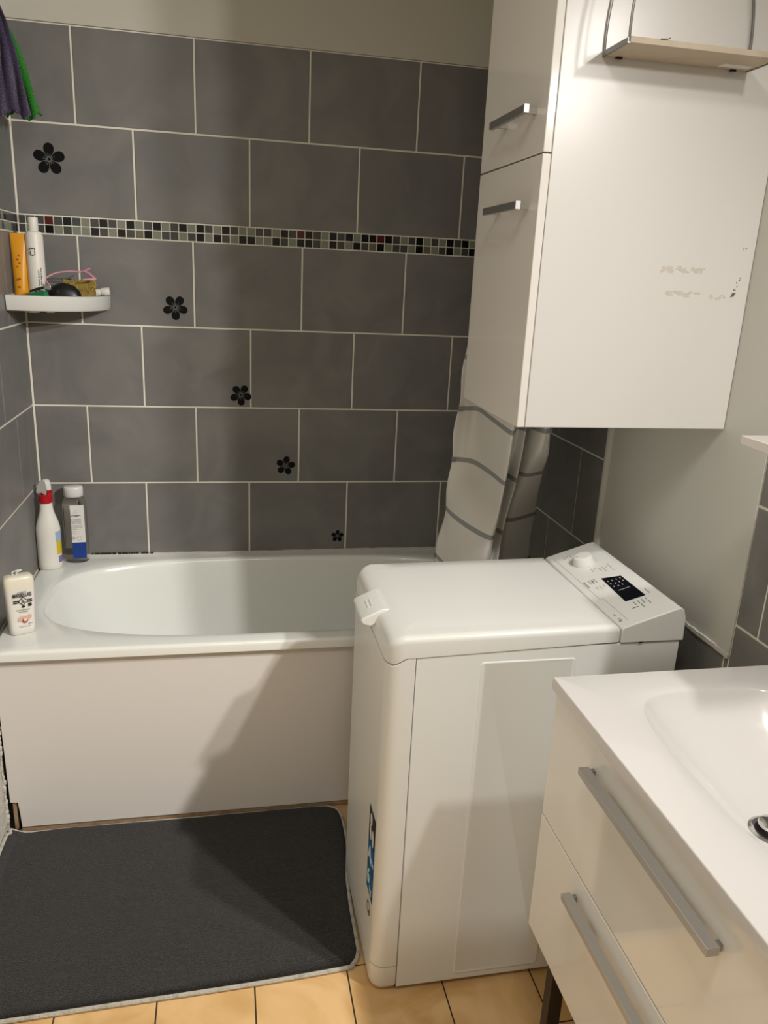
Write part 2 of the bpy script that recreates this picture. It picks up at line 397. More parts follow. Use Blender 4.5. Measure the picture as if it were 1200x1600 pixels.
# ------------------------------------------------------------------ bath mat
mt = thing('bath_mat', 'charcoal grey bath mat with pale bound edge on the ochre floor', 'mat')
ctrl = [(.30,-.678),(.60,-.677),(.83,-.677),(.872,-.683),(.893,-.705),(.898,-.78),(.893,-.87),(.879,-.95),(.872,-1.05),(.870,-1.16),(.868,-1.195),(.853,-1.222),(.82,-1.232),(.60,-1.243),(.30,-1.250),(.05,-1.256),(.018,-1.245),(.008,-1.21),(.006,-1.0),(.006,-.75),(.012,-.70),(.04,-.682)]
closed = ctrl+ctrl[:3]
res = catmull([(x,y,0) for x,y in closed], 24*10+1)
# take exactly one period between control 1 and control len+1
n_per = len(closed)-1; samp = []
for k in range(220):
    t = (1+k/220*len(ctrl))/n_per
    f = t*(len(res)-1); i = int(f); samp.append(res[i].lerp(res[min(i+1,len(res)-1)], f-i))
cxy = Vector((.45,-.96,0))
def mat_z(x): return .030*max(0, 1-x/.06)**2
bm = bmesh.new(); rings = []
from mathutils import noise as mn
for s, z in ((.992,.001),(.992,.008),(.985,.0125),(.97,.0145),(.93,.015),(.87,.015),(.8,.015),(.72,.015),(.64,.015),(.55,.015),(.46,.015),(.37,.015),(.28,.015),(.19,.015),(.1,.015),(.03,.015)):
    ring = []
    for p in samp:
        q = cxy+(p-cxy)*s; h = z
        if z > .01: h += .0022*mn.noise(Vector((q.x*14,q.y*14,0)))+.0012*mn.noise(Vector((q.x*60,q.y*60,4)))
        ring.append((q.x, q.y, h+mat_z(q.x)))
    rings.append(ring)
loft(bm, rings); obj('pile', bm, 'mat_pile', mt, smooth=True, angle=60)
bm = tube([(p.x, p.y, .0055+mat_z(p.x)) for p in samp], .0052, 8, closed=True); obj('edge_binding', bm, 'mat_edge', mt, smooth=True)

# ------------------------------------------------------------------ washing machine
wm = thing('washing_machine', 'white top-loading washing machine standing between bathtub and vanity', 'washing machine')
X0, X1, Y0, Y1 = .877, 1.476, -1.301, -.908
def zseam(x): return .787+(.815-.787)*min(max((x-.892)/(.932-.892),0),1)
# body behind the front trim
obj('body', bx(.9335, X1, Y0, Y1, .012, .8135), 'white_metal', wm, bevel=.002)
# near side panel pressing
bm = bmesh.new(); F = Face((0,Y0,0), (1,0,0), (0,0,1), 0)
out = rrect(1.061,1.256,.028,.788,.006); inn = rrect(1.065,1.252,.032,.784,.005)
r0 = [F.p(a,b,-.0002) for a,b in out]; r1 = [F.p(a,b,.0014) for a,b in rrect(1.0625,1.2545,.0295,.7865,.006)]; r2 = [F.p(a,b,.0014) for a,b in rrect(1.0645,1.2525,.0315,.7845,.006)]
loft(bm, [r0,r1,r2,[F.p(a,b,.0004) for a,b in rrect(1.067,1.250,.034,.782,.006)]], cap0=False)
obj('side_pressing', bm, 'white_metal', wm, smooth=True, angle=70)
# front trim panel with rounded vertical corners
def front_slice(z, top=False, d=0):
    pl = rrect(X0, .9318, Y0-.001, Y1+.001, [.001,.030,.030,.001], 8, d)
    return [(x, y, (zseam(x)-.0015) if top else z) for x, y in pl]
bm = bmesh.new(); loft(bm, [front_slice(.072), front_slice(.3), front_slice(.6), front_slice(0, True)]); obj('front_panel', bm, 'white_plastic', wm, smooth=True, angle=45)
bm = bmesh.new(); loft(bm, [front_slice(.008, d=.012), front_slice(.013, d=.004), front_slice(.022), front_slice(.0695)]); obj('plinth', bm, 'white_plastic', wm, smooth=True, angle=45)
obj('seam_shadow_strip', bx(.9316, .9337, Y0+.004, Y1-.004, .01, .8125), 'dark', wm)  # dark strip fills the seam to paint its shade
for (x, y) in ((.93,Y0+.04),(.93,Y1-.04),(1.44,Y0+.04),(1.44,Y1-.04)):
    obj('foot', lathe([(.018,0),(.018,.006),(.012,.008),(.012,.014)], (x,y,0), 16), 'black_plastic', wm)
# lid
def lid_ring(d, dz, skirt=None):
    pl = rrect(X0+.0005, 1.3435, Y0-.002, Y1+.002, [.004,.034,.034,.004], 8, d); res_ = []
    for x, y in pl:
        if skirt is not None: z = zseam(x)+skirt
        else:
            t = min(max((.955-x)/.078, 0), 1); top = .8515-.030*(1-sqrt(max(0,1-t*t)))
            z = top-dz
        res_.append((x,y,z))
    return res_
bm = bmesh.new(); r = .013
rings = [lid_ring(.003,0,.0012), lid_ring(.0,0,.003)]
for i in range(6): t = pi/2*i/5; rings.append(lid_ring(r*(1-cos(t)), r*(1-sin(t))))
rings = [rings[0], rings[1]]+rings[2:]
for d in (.018,.024,.031,.04,.05,.065,.08,.11,.14,.17,.19): rings.append(lid_ring(d, 0))
loft(bm, rings); obj('lid', bm, 'white_plastic', wm, smooth=True, angle=50)
# lid handle, a sloping tab past the front edge
bm = bmesh.new()
pf = [(.915,.838),(.905,.8455),(.893,.8455),(.852,.8265),(.848,.820),(.853,.812),(.868,.808),(.885,.815)]
loft(bm, [[(x,-1.168,z) for x,z in pf],[(x,-1.060,z) for x,z in pf]]); hd = obj('lid_handle', bm, 'white_plastic', wm, bevel=.003, seg=3)
bm = bmesh.new(); hf = Face((.8725,-1.114,.8362), (0,-1,0), (.041,0,.019), .0)
for k in (-.5,.5): hf.rect(bm, -.018, .018, k*.0085-.0008, k*.0085+.0008, .0012)
obj('grip_ridge', bm, 'white_plastic', hd)
# control panel
bm = bmesh.new(); pf = [(1.3455,.815),(1.3455,.845),(1.350,.8492),(1.455,.8838),(1.466,.8865),(1.474,.882),(1.4795,.865),(1.482,.815)]
loft(bm, [[(x,Y0-.003,z) for x,z in pf],[(x,Y1+.003,z) for x,z in pf]]); cp = obj('control_panel', bm, 'white_plastic', wm, bevel=.0025, seg=3)
obj('panel_notch_shade', bx(1.385,1.392,Y0-.0035,Y0-.001,.8145,.8165), 'dark', cp)  # dark block paints the shade of a notch, nothing is cut
CF = Face((1.350,0,.8492), (0,-1,0), (.105,0,.0346), .0002)   # u = -y, v = up the slope
def cu_(x, y): return (-y, (x-1.350)/.9498)
bm = bmesh.new(); CF.poly(bm, [cu_(1.4000,-1.0915),cu_(1.3950,-1.2150),cu_(1.4370,-1.2170),cu_(1.4375,-1.1085)], .0006)
dp = obj('display', bm, 'display', cp)
bm = bmesh.new()
for i in range(4):
    for j in range(3):
        a, b = cu_(1.4305-i*.0088+.0008, -1.1170-j*.0145+ (0.003 if i>2 else 0)); 
        if i == 0 and j == 2: continue
        CF.rect(bm, a-.0026, a+.0026, b-.0011, b+.0011, .0010)
a, b = cu_(1.4175,-1.1660); CF.rect(bm, a-.0012, a+.0002, b-.014, b+.012, .0010)
obj('display_icon', bm, 'disp_ink', dp)
# printed lines
bm = bmesh.new()
CF.poly(bm, [cu_(1.3585,-.930),cu_(1.3595,-1.033),cu_(1.3587,-1.033),cu_(1.3577,-.930)])
CF.poly(bm, [cu_(1.3592,-1.036),cu_(1.3600,-1.172),cu_(1.3592,-1.172),cu_(1.3584,-1.036)])
CF.poly(bm, [cu_(1.3665,-1.176),cu_(1.3670,-1.283),cu_(1.3662,-1.283),cu_(1.3657,-1.176)])
CF.poly(bm, [cu_(1.3665,-1.176),cu_(1.3592,-1.172),cu_(1.3592,-1.173),cu_(1.3665,-1.177)])
CF.poly(bm, [cu_(1.4060,-1.2475),cu_(1.3930,-1.2475),cu_(1.3930,-1.2490),cu_(1.4060,-1.2490)], mi=1)
obj('printed_line', bm, ['ink_light','ink_dark'], cp)
def ctext(s, x, y, size, m='ink', bold=0, al='LEFT'):
    a, b = cu_(x, y); text('lettering', s, size, CF.p(a,b), CF.u, CF.v, m, cp, .0002, al, bold=bold)
ctext('Electrolux', 1.3615, -1.083, .0078, 'ink')
ctext('6 kg', 1.3530, -1.2650, .0085, 'ink', .0002)
ctext('1200', 1.3530, -1.2450, .0045, 'ink')
ctext('PerfectCare', 1.4470, -1.192, .0045, 'ink')
for i, s in enumerate(('Coton Eco','Coton','Synthétiques','Délicats','Laine','Essorage')): ctext(s, 1.4380-i*.0075, -1.030-(.012 if i in (1,2,3) else .004), .0052, 'ink_light')
for i, s in enumerate(('Rapide 14 min','Rinçage','Vidange')): ctext(s, 1.3920-i*.0075, -.935, .0048, 'ink_light')
for i, s in enumerate(('Temp.','Essorage','Départ')): ctext(s, 1.3900-i*.008, -1.120, .0045, 'ink_light')
for i, s in enumerate(('Éco    Option','Prélavage','Taches   Rinçage +','Marche')): ctext(s, 1.4300-i*.0085, -1.2260, .0046, 'ink')
ctext('o   o   o', 1.4380, -1.055, .006, 'ink')
# maker's emblem: a square with curved arcs
bm = bmesh.new(); a, b = cu_(1.3800,-1.0930); s_ = .0085
for (p, q) in (((-1,-1),(1,-1)),((1,-1),(1,1)),((1,1),(-1,1)),((-1,1),(-1,-1))):
    x0_, x1_ = sorted((a+p[0]*s_, a+q[0]*s_)); y0_, y1_ = sorted((b+p[1]*s_*.8, b+q[1]*s_*.8))
    CF.rect(bm, x0_-.0005, x1_+.0005, y0_-.0005, y1_+.0005)
CF.disc(bm, a-.002, b+.001, .0034, ry=.0016, rot=.9); CF.disc(bm, a+.002, b-.001, .0034, ry=.0016, rot=.9); CF.disc(bm, a, b, .0012)
obj('emblem', bm, 'ink', cp)
# knob
kc = CF.p(*cu_(1.4030,-.9960)); nrm = CF.n
bm = lathe([(.0250,0),(.0250,.002),(.0245,.0045),(.0225,.0155),(.0215,.0185),(.0195,.0198),(.0150,.0202)], (0,0,0), 48)
for v in bm.verts:
    if v.co.z > .003 and v.co.y > .0185: v.co.y = .0185
kn = obj('program_knob', bm, 'white_plastic', cp, smooth=True, angle=35)
q = nrm.to_track_quat('Z','Y'); kn.matrix_basis = Matrix.Translation(kc) @ q.to_matrix().to_4x4()
bm = bmesh.new(); box(bm, -.0006, .0006, -.019, -.010, .0200, .0206); pk = obj('pointer_mark', bm, 'ink', kn)
bm = bmesh.new(); a0_, b0_ = cu_(1.4030,-.9960)
for i in range(16):
    t = 2*pi*i/16; CF.disc(bm, a0_+.0295*cos(t), b0_+.0295*sin(t), .0008, n=8)
obj('dial_dot', bm, 'ink_light', cp)
# energy sticker on the front
SF = Face((X0,-1.2425,.32), (0,-1,0), (0,0,1), .0003)
bm = bmesh.new(); SF.rect(bm, -.032, .032, -.105, .100, .0003); st = obj('energy_sticker', bm, 'ink_dark', wm)
bm = bmesh.new(); SF.rect(bm, -.0295, .0295, -.040, .022, .0006); SF.rect(bm, -.0295, .0295, -.098, -.043, .0006); obj('blue_field', bm, 'stk_blue', st)
bm = bmesh.new(); SF.disc(bm, -.010, .076, .010, .0007, ry=.014); SF.disc(bm, -.012, .043, .007, .0007, ry=.017, rot=.35); SF.disc(bm, .012, .043, .008, .0007, ry=.019, rot=.12)
obj('white_mark', bm, 'stk_white', st)
text('lettering', 'A', .050, SF.p(-.026,-.026,.0008), SF.u, SF.v, 'stk_white', st, bold=.001)
text('lettering', '+++', .020, SF.p(.004,-.020,.0008), SF.u, SF.v, 'stk_white', st, bold=.0006, sx=.8)
text('lettering', '6', .050, SF.p(-.025,-.083,.0008), SF.u, SF.v, 'stk_white', st, bold=.001)
text('lettering', 'kg', .020, SF.p(.003,-.092,.0008), SF.u, SF.v, 'stk_white', st, bold=.0004)
bm = bmesh.new(); SF.disc(bm, 0, -.142, .017, .0003); rs = obj('round_sticker', bm, 'residue_dark', wm)
bm = bmesh.new(); SF.disc(bm, 0, -.138, .008, .0006); obj('white_mark', bm, 'stk_white', rs)

# ------------------------------------------------------------------ wall cabinet
wc = thing('wall_cabinet', 'tall white wall cabinet with two glossy doors hanging above the washing machine', 'cabinet')
CY0, CY1, CXD, CXB, CZ0, CZS, CZ1 = -1.214, -.868, 1.120, 1.1355, 1.2275, 1.700, 2.36
obj('carcass', bx(CXB+.001, W-.002, CY0, CY1, CZ0, CZ1), 'melamine', wc, bevel=.0012)
for (z0, z1, hz, lab) in ((CZ0, CZS-.0012, 1.617, ''), (CZS+.0012, CZ1, 1.771, '')):
    dr = obj('door', bx(CXD, CXB-.0005, CY0-.001, CY1+.001, z0, z1), 'gloss_white', wc, bevel=.0016, seg=3)
    hn = obj('handle', bx(CXD-.030, CXD-.0215, -1.183, -.997, hz-.0065, hz+.0065), 'alu', dr, bevel=.0008)
    obj('handle_end', bx(CXD-.0301, CXD-.0214, -1.1855, -1.1832, hz-.0067, hz+.0067), 'alu_light', hn)
    for y in (-1.165, -1.015): obj('handle_post', bx(CXD-.021, CXD, y-.005, y+.005, hz-.005, hz+.005), 'alu_light', hn)
CS = Face((0,CY0,0), (1,0,0), (0,0,1), .0001)
random.seed(21)
for (xa, xb, z, h, n_) in ((1.368,1.462,1.523,.006,34),(1.384,1.460,1.481,.005,26),(1.468,1.508,1.478,.005,10)):
    bm = bmesh.new()
    for k in range(n_):
        x = xa+(xb-xa)*random.random(); CS.disc(bm, x, z+(random.random()-.5)*h*1.6, .002+random.random()*.003, .0001+k*.00001, n=7, ry=.0012+random.random()*.0016)
    obj('adhesive_residue', bm, 'residue', wc)
bm = bmesh.new(); CS.poly(bm, [(1.518,1.4785),(1.525,1.4800),(1.529,1.4875),(1.521,1.4860)], .0002); obj('stain', bm, 'residue_dark', wc)
for (x, z) in ((1.529,1.498),(1.527,1.505),(1.532,1.510),(1.533,1.514),(1.523,1.492),(1.526,1.492),(1.530,1.565),(1.535,1.566)): 
    bm = bmesh.new(); CS.disc(bm, x, z, .0014, .0002, n=7); obj('stain', bm, 'residue_dark', wc)

# ------------------------------------------------------------------ arched shelf on the cabinet side
sh = thing('arched_shelf', 'small shelf with pale wood base and thin grey arches on the cabinet side', 'shelf')
SX0, SX1, SY0, SY1, SZ0 = 1.209, 1.476, -1.303, -1.2155, 1.853
bd = obj('shelf_board', bx(SX0+.002, SX1-.002, SY0, SY1, SZ0, SZ0+.009), 'plywood', sh, bevel=.0006)
def arch(y):
    cxa = (SX0+SX1)/2; hw = (SX1-SX0)/2; pts = [(SX0+.001, y, SZ0+.001)]
    for i in range(33):
        t = pi-pi*i/32; pts.append((cxa+hw*1.0*math.copysign(abs(cos(t))**.75, cos(t)), y, SZ0+.02+.20*sin(t)**.9 if sin(t) > 0 else SZ0+.02))
    pts.append((SX1-.001, y, SZ0+.001)); return pts
for y in (SY0+.001, SY1-.001): obj('arch', tube(arch(y), .0022, 8), 'frame_metal', sh, smooth=True)
for x in (SX0, SX1): obj('end_rail', bx(x-.002, x+.002, SY0, SY1, SZ0-.001, SZ0+.007), 'frame_metal', sh)
bm = bmesh.new(); BF = Face((1.4395,-1.240,SZ0), (1,0,0), (0,-1,0), .0001); BF.rect(bm, -.028, .026, -.010, .010); obj('paper_label', bm, 'label_white', bd)
for x in (1.235, 1.447): obj('bracket_tab', bx(x-.005, x+.005, -1.2225, -1.2165, SZ0-.003, SZ0-.0002), 'black_plastic', sh)
bm = tube([(1.262,-1.3038,1.862),(1.272,-1.3042,1.8625),(1.278,-1.3044,1.8645)], .0008, 6); obj('splinter', bm, 'residue_dark', bd)

# ------------------------------------------------------------------ vanity
vn = thing('vanity_unit', 'glossy cream vanity cabinet with two drawers in the right foreground', 'cabinet')
VY1, VY0 = -1.492, -2.105
obj('carcass', bx(1.150, W-.004, VY0, VY1, .345, .745), 'gloss_cream', vn, bevel=.0015)
obj('top_rail', bx(1.150, 1.185, VY0, VY1, .746, .838), 'gloss_cream', vn)
for (z0, z1, hz) in ((.5885,.835,.780),(.343,.5855,.545)):
    dr = obj('drawer', bx(1.130, 1.1495, VY0, VY1+.001, z0, z1), 'gloss_cream', vn, bevel=.0018, seg=3)
    hn = obj('handle', bx(1.107, 1.1235, -1.980, -1.640, hz-.006, hz+.006), 'alu_satin', dr, bevel=.0008)
    for y in (-1.972,-1.648): obj('handle_post', bx(1.1235, 1.130, y-.004, y+.004, hz-.0045, hz+.0045), 'alu', hn)
for y in (VY1-.045, VY0+.045):
    obj('leg', bx(1.163, 1.189, y-.013, y+.013, 0, .345), 'black_leg', vn, bevel=.001)
    obj('leg', bx(1.49, 1.516, y-.013, y+.013, 0, .345), 'black_leg', vn, bevel=.001)
bs = thing('washbasin', 'white one-piece washbasin top with recessed bowl on the vanity', 'basin')
prof = [(1.0,1.0,0,0,3.8),(.993,.995,.0006,0,3.8),(.983,.987,.0028,0,3.8)]
for q_ in (.965,.94,.91,.87,.82,.76,.69,.61,.52,.43,.34,.27,.21):
    prof.append((q_, q_-(.97-q_)*.14, .1*(1-q_**3.0), .016*sin(pi*(1-q_))-.034*(1-q_)**2, 3.8-1.8*(1-q_)))
bm = basin_surface(1.118, W-.003, -2.125, -1.4955, .86, 1.355, -1.786, .154, .224, 3.6, prof, .021, N=224, edge_r=.0025)
obj('basin_top', bm, 'solid', bs, smooth=True, angle=50)
DC = (1.338,-1.786,.7606)
bm = lathe([(.023,0),(.031,.0005),(.032,.0025),(.028,.0035),(.024,.0018),(.020,.0015)], DC, 40); dn = obj('drain_ring', bm, 'chrome', bs, smooth=True)
bm = lathe([(.017,.0),(.017,.007),(.0195,.0085),(.0205,.011),(.019,.0145),(.012,.0165),(.004,.017)], DC, 40); obj('drain_plug', bm, 'chrome', bs, smooth=True)
bm = lathe([(.0235,.0012),(.0235,.0022),(.0165,.0022),(.0165,.0012)], DC, 40); obj('drain_shadow_ring', bm, 'dark', bs)  # dark ring paints the shade between drain ring and plug

# small shelf under the mirror
obj_s = obj('wall_shelf', bx(1.385, W-.0015, -1.665, -1.50, 1.258, 1.273), 'gloss_white', None, bevel=.0012)
tag(obj_s, 'thin white wall shelf above the washbasin at the right edge', 'shelf')

# ------------------------------------------------------------------ shower curtain
paths = {
 1.95:[(1.27,-.60),(1.29,-.60),(1.31,-.61),(1.31,-.68),(1.31,-.78),(1.33,-.77),(1.345,-.74),(1.36,-.76),(1.375,-.66),(1.395,-.74),(1.42,-.75),(1.43,-.74)],
 1.50:[(1.235,-.54),(1.262,-.53),(1.295,-.54),(1.29,-.66),(1.28,-.80),(1.30,-.79),(1.32,-.75),(1.335,-.77),(1.35,-.66),(1.365,-.77),(1.385,-.78),(1.395,-.77)],
 1.147:[(1.221,-.50),(1.25,-.49),(1.28,-.50),(1.27,-.64),(1.255,-.83),(1.275,-.81),(1.30,-.76),(1.315,-.78),(1.33,-.66),(1.345,-.80),(1.360,-.81),(1.372,-.80)],
 .999:[(1.211,-.50),(1.240,-.505),(1.268,-.535),(1.276,-.65),(1.275,-.765),(1.292,-.73),(1.312,-.683),(1.320,-.736),(1.342,-.60),(1.362,-.68),(1.418,-.657),(1.436,-.635)],
 .857:[(1.203,-.50),(1.207,-.58),(1.219,-.668),(1.243,-.761),(1.261,-.767),(1.275,-.73),(1.288,-.71),(1.30,-.725),(1.325,-.58),(1.356,-.625),(1.436,-.578),(1.453,-.56)],
 .715:[(1.184,-.50),(1.190,-.58),(1.200,-.67),(1.225,-.74),(1.25,-.75),(1.268,-.72),(1.28,-.70),(1.295,-.715),(1.32,-.56),(1.36,-.60),(1.44,-.56),(1.46,-.54)],
 .575:[(1.175,-.50),(1.180,-.58),(1.190,-.66),(1.215,-.72),(1.24,-.73),(1.258,-.70),(1.27,-.69),(1.285,-.70),(1.31,-.55),(1.36,-.58),(1.44,-.55),(1.46,-.53)]}
zs = sorted(paths, reverse=True); NC = 12
grid = []
colpts = []
for c in range(NC):
    colpts.append(catmull([(paths[z][c][0], paths[z][c][1], z) for z in zs], 73))
bm = bmesh.new(); rows = []
for i in range(73):
    row = catmull([colpts[c][i] for c in range(NC)], 89)
    for k, p in enumerate(row):
        e = 1 if k in (0, 88) else 0
        p.x += .0035*sin(p.z*38+1.3)*(1 if k < 5 else 0)*(1-k/5) + .003*sin(p.z*31)*(1 if k > 83 else 0)
    rows.append(row)
bm2 = bmesh.new(); vs = [[bm2.verts.new(p) for p in r] for r in rows]
for a, b in zip(vs, vs[1:]):
    for i in range(88): bm2.faces.new((a[i],a[i+1],b[i+1],b[i]))
cur = obj('shower_curtain', bm2, 'curtain', None, smooth=True, angle=180)
so = cur.modifiers.new('solid','SOLIDIFY'); so.thickness = .0012
tag(cur, 'bunched pale shower curtain with thin grey stripes hanging over the tub end', 'shower curtain')
bm.free()
for z in (1.142,.999,.8555,.712):
    pz = []
# dark patches paint the shading where the stripes wrap round the hems
for z in (1.1425,.999,.8555,.712):
    i = min(range(73), key=lambda i: abs(rows[i][0].z-z)); L, Rr = rows[i][0], rows[i][88]
    for p, sx in ((L,1),(Rr,-1)):
        bm = bmesh.new(); box(bm, min(p.x-.003*sx,p.x+.010*sx), max(p.x-.003*sx,p.x+.010*sx), p.y-.005, p.y-.0025, z-.0075, z+.0055)
        obj('hem_shade_patch', bm, 'ink', cur)

# ------------------------------------------------------------------ flower stickers
flowers = [((.0985,1.7610),.0425,90,'large black flower sticker high on the left of the tiles, topmost of the five'),
 ((.4370,1.3615),.0370,-88,'black flower sticker on a tile just right of the corner shelf, second from top'),
 ((.6350,1.0935),.0335,-86,'black flower sticker third down the diagonal row, mid wall'),
 ((.7820,.8570),.0315,80,'black flower sticker on the tile row second above the tub, fourth down'),
 ((.9660,.6035),.0215,88,'smallest black flower sticker just above the tub rim near the washing machine')]
for (c, R, rot, lab) in flowers:
    WF = Face((c[0],0,c[1]), (1,0,0), (0,0,1), .0004)
    bm = bmesh.new()
    for k in range(5):
        t = RAD(rot+72*k); pr = R*.33
        pts = []
        for i in range(24):
            a = 2*pi*i/24; u = cos(a); wv = sin(a)
            ll = R*.43*u; ww = pr*wv*(1+.18*u)
            rr = R*.60+ll*1.0
            pts.append((rr*cos(t)-ww*sin(t), rr*sin(t)+ww*cos(t)))
        WF.poly(bm, pts, .0003)
    WF.disc(bm, 0, 0, R*.24, .0003, n=16)
    f = obj('flower_sticker', bm, 'flower'); tag(f, lab, 'sticker', 'black flower stickers on the tiles')
    bm = bmesh.new()
    for k in range(15):
        t = 2*pi*k/15+.1; l = R*(.34+.12*((k*7)%3)/2); wd = R*.014
        WF.poly(bm, [(R*.12*cos(t)-wd*sin(t), R*.12*sin(t)+wd*cos(t)),(R*.12*cos(t)+wd*sin(t), R*.12*sin(t)-wd*cos(t)),(l*cos(t)+wd*sin(t), l*sin(t)-wd*cos(t)),(l*cos(t)-wd*sin(t), l*sin(t)+wd*cos(t))], .0006)
    ro = [(R*.19*cos(2*pi*i/16), R*.19*sin(2*pi*i/16)) for i in range(16)]; ri = [(a_*.5, b_*.5) for a_, b_ in ro]
    for i in range(16):
        j = (i+1)%16; WF.poly(bm, [ro[i],ro[j],ri[j],ri[i]], .0006)
    obj('stamen', bm, 'stamen', f)

# ------------------------------------------------------------------ corner shelf and what stands on it
cs = thing('corner_shelf', 'white plastic corner shelf fixed where the tiled walls meet', 'shelf')
RX, RY = .245, .222; C0 = .0025
def quarter(sx, sy, z, ex=2.3, n=28, inn=0):
    pts = [(C0+inn, -C0-inn, z)]
    for i in range(n+1):
        t = pi/2*i/n; pts.append((max(C0+inn, sx*cos(t)**(2/ex)), min(-C0-inn, -sy*sin(t)**(2/ex)), z))
    return pts
bm = bmesh.new()
loft(bm, [quarter(RX-.012,RY-.012,1.351),quarter(RX-.004,RY-.004,1.348),quarter(RX,RY,1.353),quarter(RX+.002,RY+.002,1.388),quarter(RX-.002,RY-.002,1.3895),quarter(RX-.005,RY-.005,1.388,inn=.003),quarter(RX-.007,RY-.007,1.3575,inn=.004)])
obj('tray', bm, 'white_plastic', cs, smooth=True, angle=50)
for (x, y, r_) in ((.045,-.10,.017),(.088,-.085,.012)):
    bm = lathe([(r_*.6,0),(r_,.002),(r_,.010),(r_*.7,.012)], (x,y,1.3355), 20); obj('fixing_knob', bm, 'white_plastic', cs, smooth=True)
SHZ = 1.3578
# orange tube standing on its cap
tb = thing('orange_tube', 'orange squeeze tube standing on its cap, left on the corner shelf', 'tube')
ox, oy = .024, -.125
obj('cap', lathe([(.016,0),(.017,.002),(.017,.020),(.0165,.022)], (ox,oy,SHZ), 28), 'white_plastic', tb, smooth=True)
bm = bmesh.new(); rings = []
for i in range(15):
    t = i/14; z = SHZ+.022+t*.172; a = .0195*(1-t)+.0205*t; b = .0185*(1-t)**.8+.0012
    if i == 0: a, b = .017, .017
    rings.append([(ox+a*cos(2*pi*k/28), oy+b*sin(2*pi*k/28), z) for k in range(28)])
loft(bm, rings); ob = obj('tube_body', bm, 'amber_liquid', tb, smooth=True, angle=50)
OF = Face((ox+.003,oy-.017,SHZ+.02), (1,0,0), (0,.10,1), .0004)
for k, (a, b, w_) in enumerate(((-.004,.05,.004),(.001,.052,.004),(-.003,.085,.003),(.003,.095,.004),(-.002,.105,.004),(.002,.115,.003),(-.001,.03,.004))): 
    bm = bmesh.new(); OF.disc(bm, a-.004, b, w_, .0035, ry=w_*.8, n=8); obj('printed_mark', bm, 'orange_print', ob)
# white cosmetic bottle with vertical lettering
wb = thing('lotion_bottle', 'slim white bottle with vertical lettering on the corner shelf beside the orange tube', 'bottle')
lx, ly = .066, -.120
bm = lathe([(.021,0),(.0235,.003),(.0238,.10),(.0236,.190),(.021,.199),(.013,.203),(.0125,.205)], (lx,ly,SHZ), 40); lb = obj('bottle_body', bm, 'white_plastic2', wb, smooth=True, angle=45)
bm = lathe([(.0125,.205),(.0135,.207),(.0135,.236),(.0125,.2385),(.006,.239)], (lx,ly,SHZ), 32); obj('cap', bm, 'white_plastic2', wb, smooth=True, angle=45)
for k, (s, a, sz) in enumerate((('ɑ',-.004,.020),('Crème lavante douceur',.0025,.0066),('peaux sensibles visage et corps',.0085,.0056),('avec extrait',.0135,.0056),('500 ml',-.0085,.0056))):
    t = RAD(-68)+a/.0238; p = Vector((lx+.0242*cos(t), ly+.0242*sin(t), SHZ+(.035 if k else .135)))
    text('lettering', s if k else 'C3', sz, p, (0,0,1), (sin(t)*1.0,-cos(t)*1.0,0), 'ink_dark', lb, .0002, bold=.0001)
# black rounded brush
bk = obj('bath_brush', lathe([(.048,0),(.050,.008),(.049,.026),(.043,.044),(.030,.058),(.010,.065)], (0,0,0), 36, 1, .46), 'black_plastic', None, smooth=True)
bk.location = (.141,-.150,SHZ+.001); tag(bk, 'black rounded bath brush lying in front on the corner shelf', 'brush')
# sponge: a rough slab leaning
bm = bmesh.new(); bmesh.ops.create_cube(bm, size=1); bmesh.ops.subdivide_edges(bm, edges=bm.edges[:], cuts=9, use_grid_fill=True)
for v in bm.verts:
    v.co = Vector((v.co.x*.090, v.co.y*.024, v.co.z*.070)); v.co += v.co.normalized()*.0035*mn.noise(v.co*70); v.co.z += .004*sin(v.co.x*60)
sg = obj('sponge', bm, 'sponge', None, smooth=True); sg.location = (.170,-.080,SHZ+.0395); sg.rotation_euler = (RAD(-6), RAD(4), RAD(12))
tag(sg, 'yellow foam sponge standing on edge behind the black brush', 'sponge')
# green scouring pad
bm = bmesh.new(); bmesh.ops.create_cube(bm, size=1); bmesh.ops.subdivide_edges(bm, edges=bm.edges[:], cuts=4, use_grid_fill=True)
for v in bm.verts: v.co = Vector((v.co.x*.05, v.co.y*.02, v.co.z*.038)); v.co += v.co.normalized()*.003*mn.noise(v.co*90)
gp = obj('scouring_pad', bm, 'scour', None, smooth=True); gp.location = (.080,-.178,SHZ+.021); gp.rotation_euler = (0,RAD(-12),RAD(-25)); tag(gp, 'small green scouring pad at the foot of the white bottle', 'scouring pad')
# dark razor lying on the pad
rz = thing('razor', 'black and grey razor poking up at the left of the brush', 'razor')
bm = tube([(.060,-.196,1.3995),(.072,-.194,1.404),(.088,-.190,1.4095),(.104,-.186,1.412)], lambda t: .0028+.001*t, 8); obj('razor_handle', bm, 'black_plastic', rz, smooth=True)
bm = bmesh.new(); box(bm, .096,.116,-.196,-.180,1.405,1.419); obj('razor_head', bm, 'alu', rz, bevel=.002)
# pink plastic frame
pk = thing('headband', 'thin pink plastic headband lying over the sponge on the corner shelf', 'headband')
pts = catmull([(.108,-.150,1.412),(.094,-.130,1.424),(.088,-.115,1.434),(.112,-.100,1.449),(.150,-.095,1.456),(.180,-.095,1.456),(.208,-.098,1.467)], 40)
obj('band', tube(pts, .0026, 10), 'pink', pk, smooth=True)
pts = catmull([(.190,-.096,1.458),(.204,-.104,1.452),(.216,-.112,1.443),(.222,-.116,1.438),(.208,-.122,1.437),(.190,-.126,1.435)], 30)
obj('band_end', tube(pts, lambda t: .0046*(1-.5*t), 10), 'pink', pk, smooth=True)
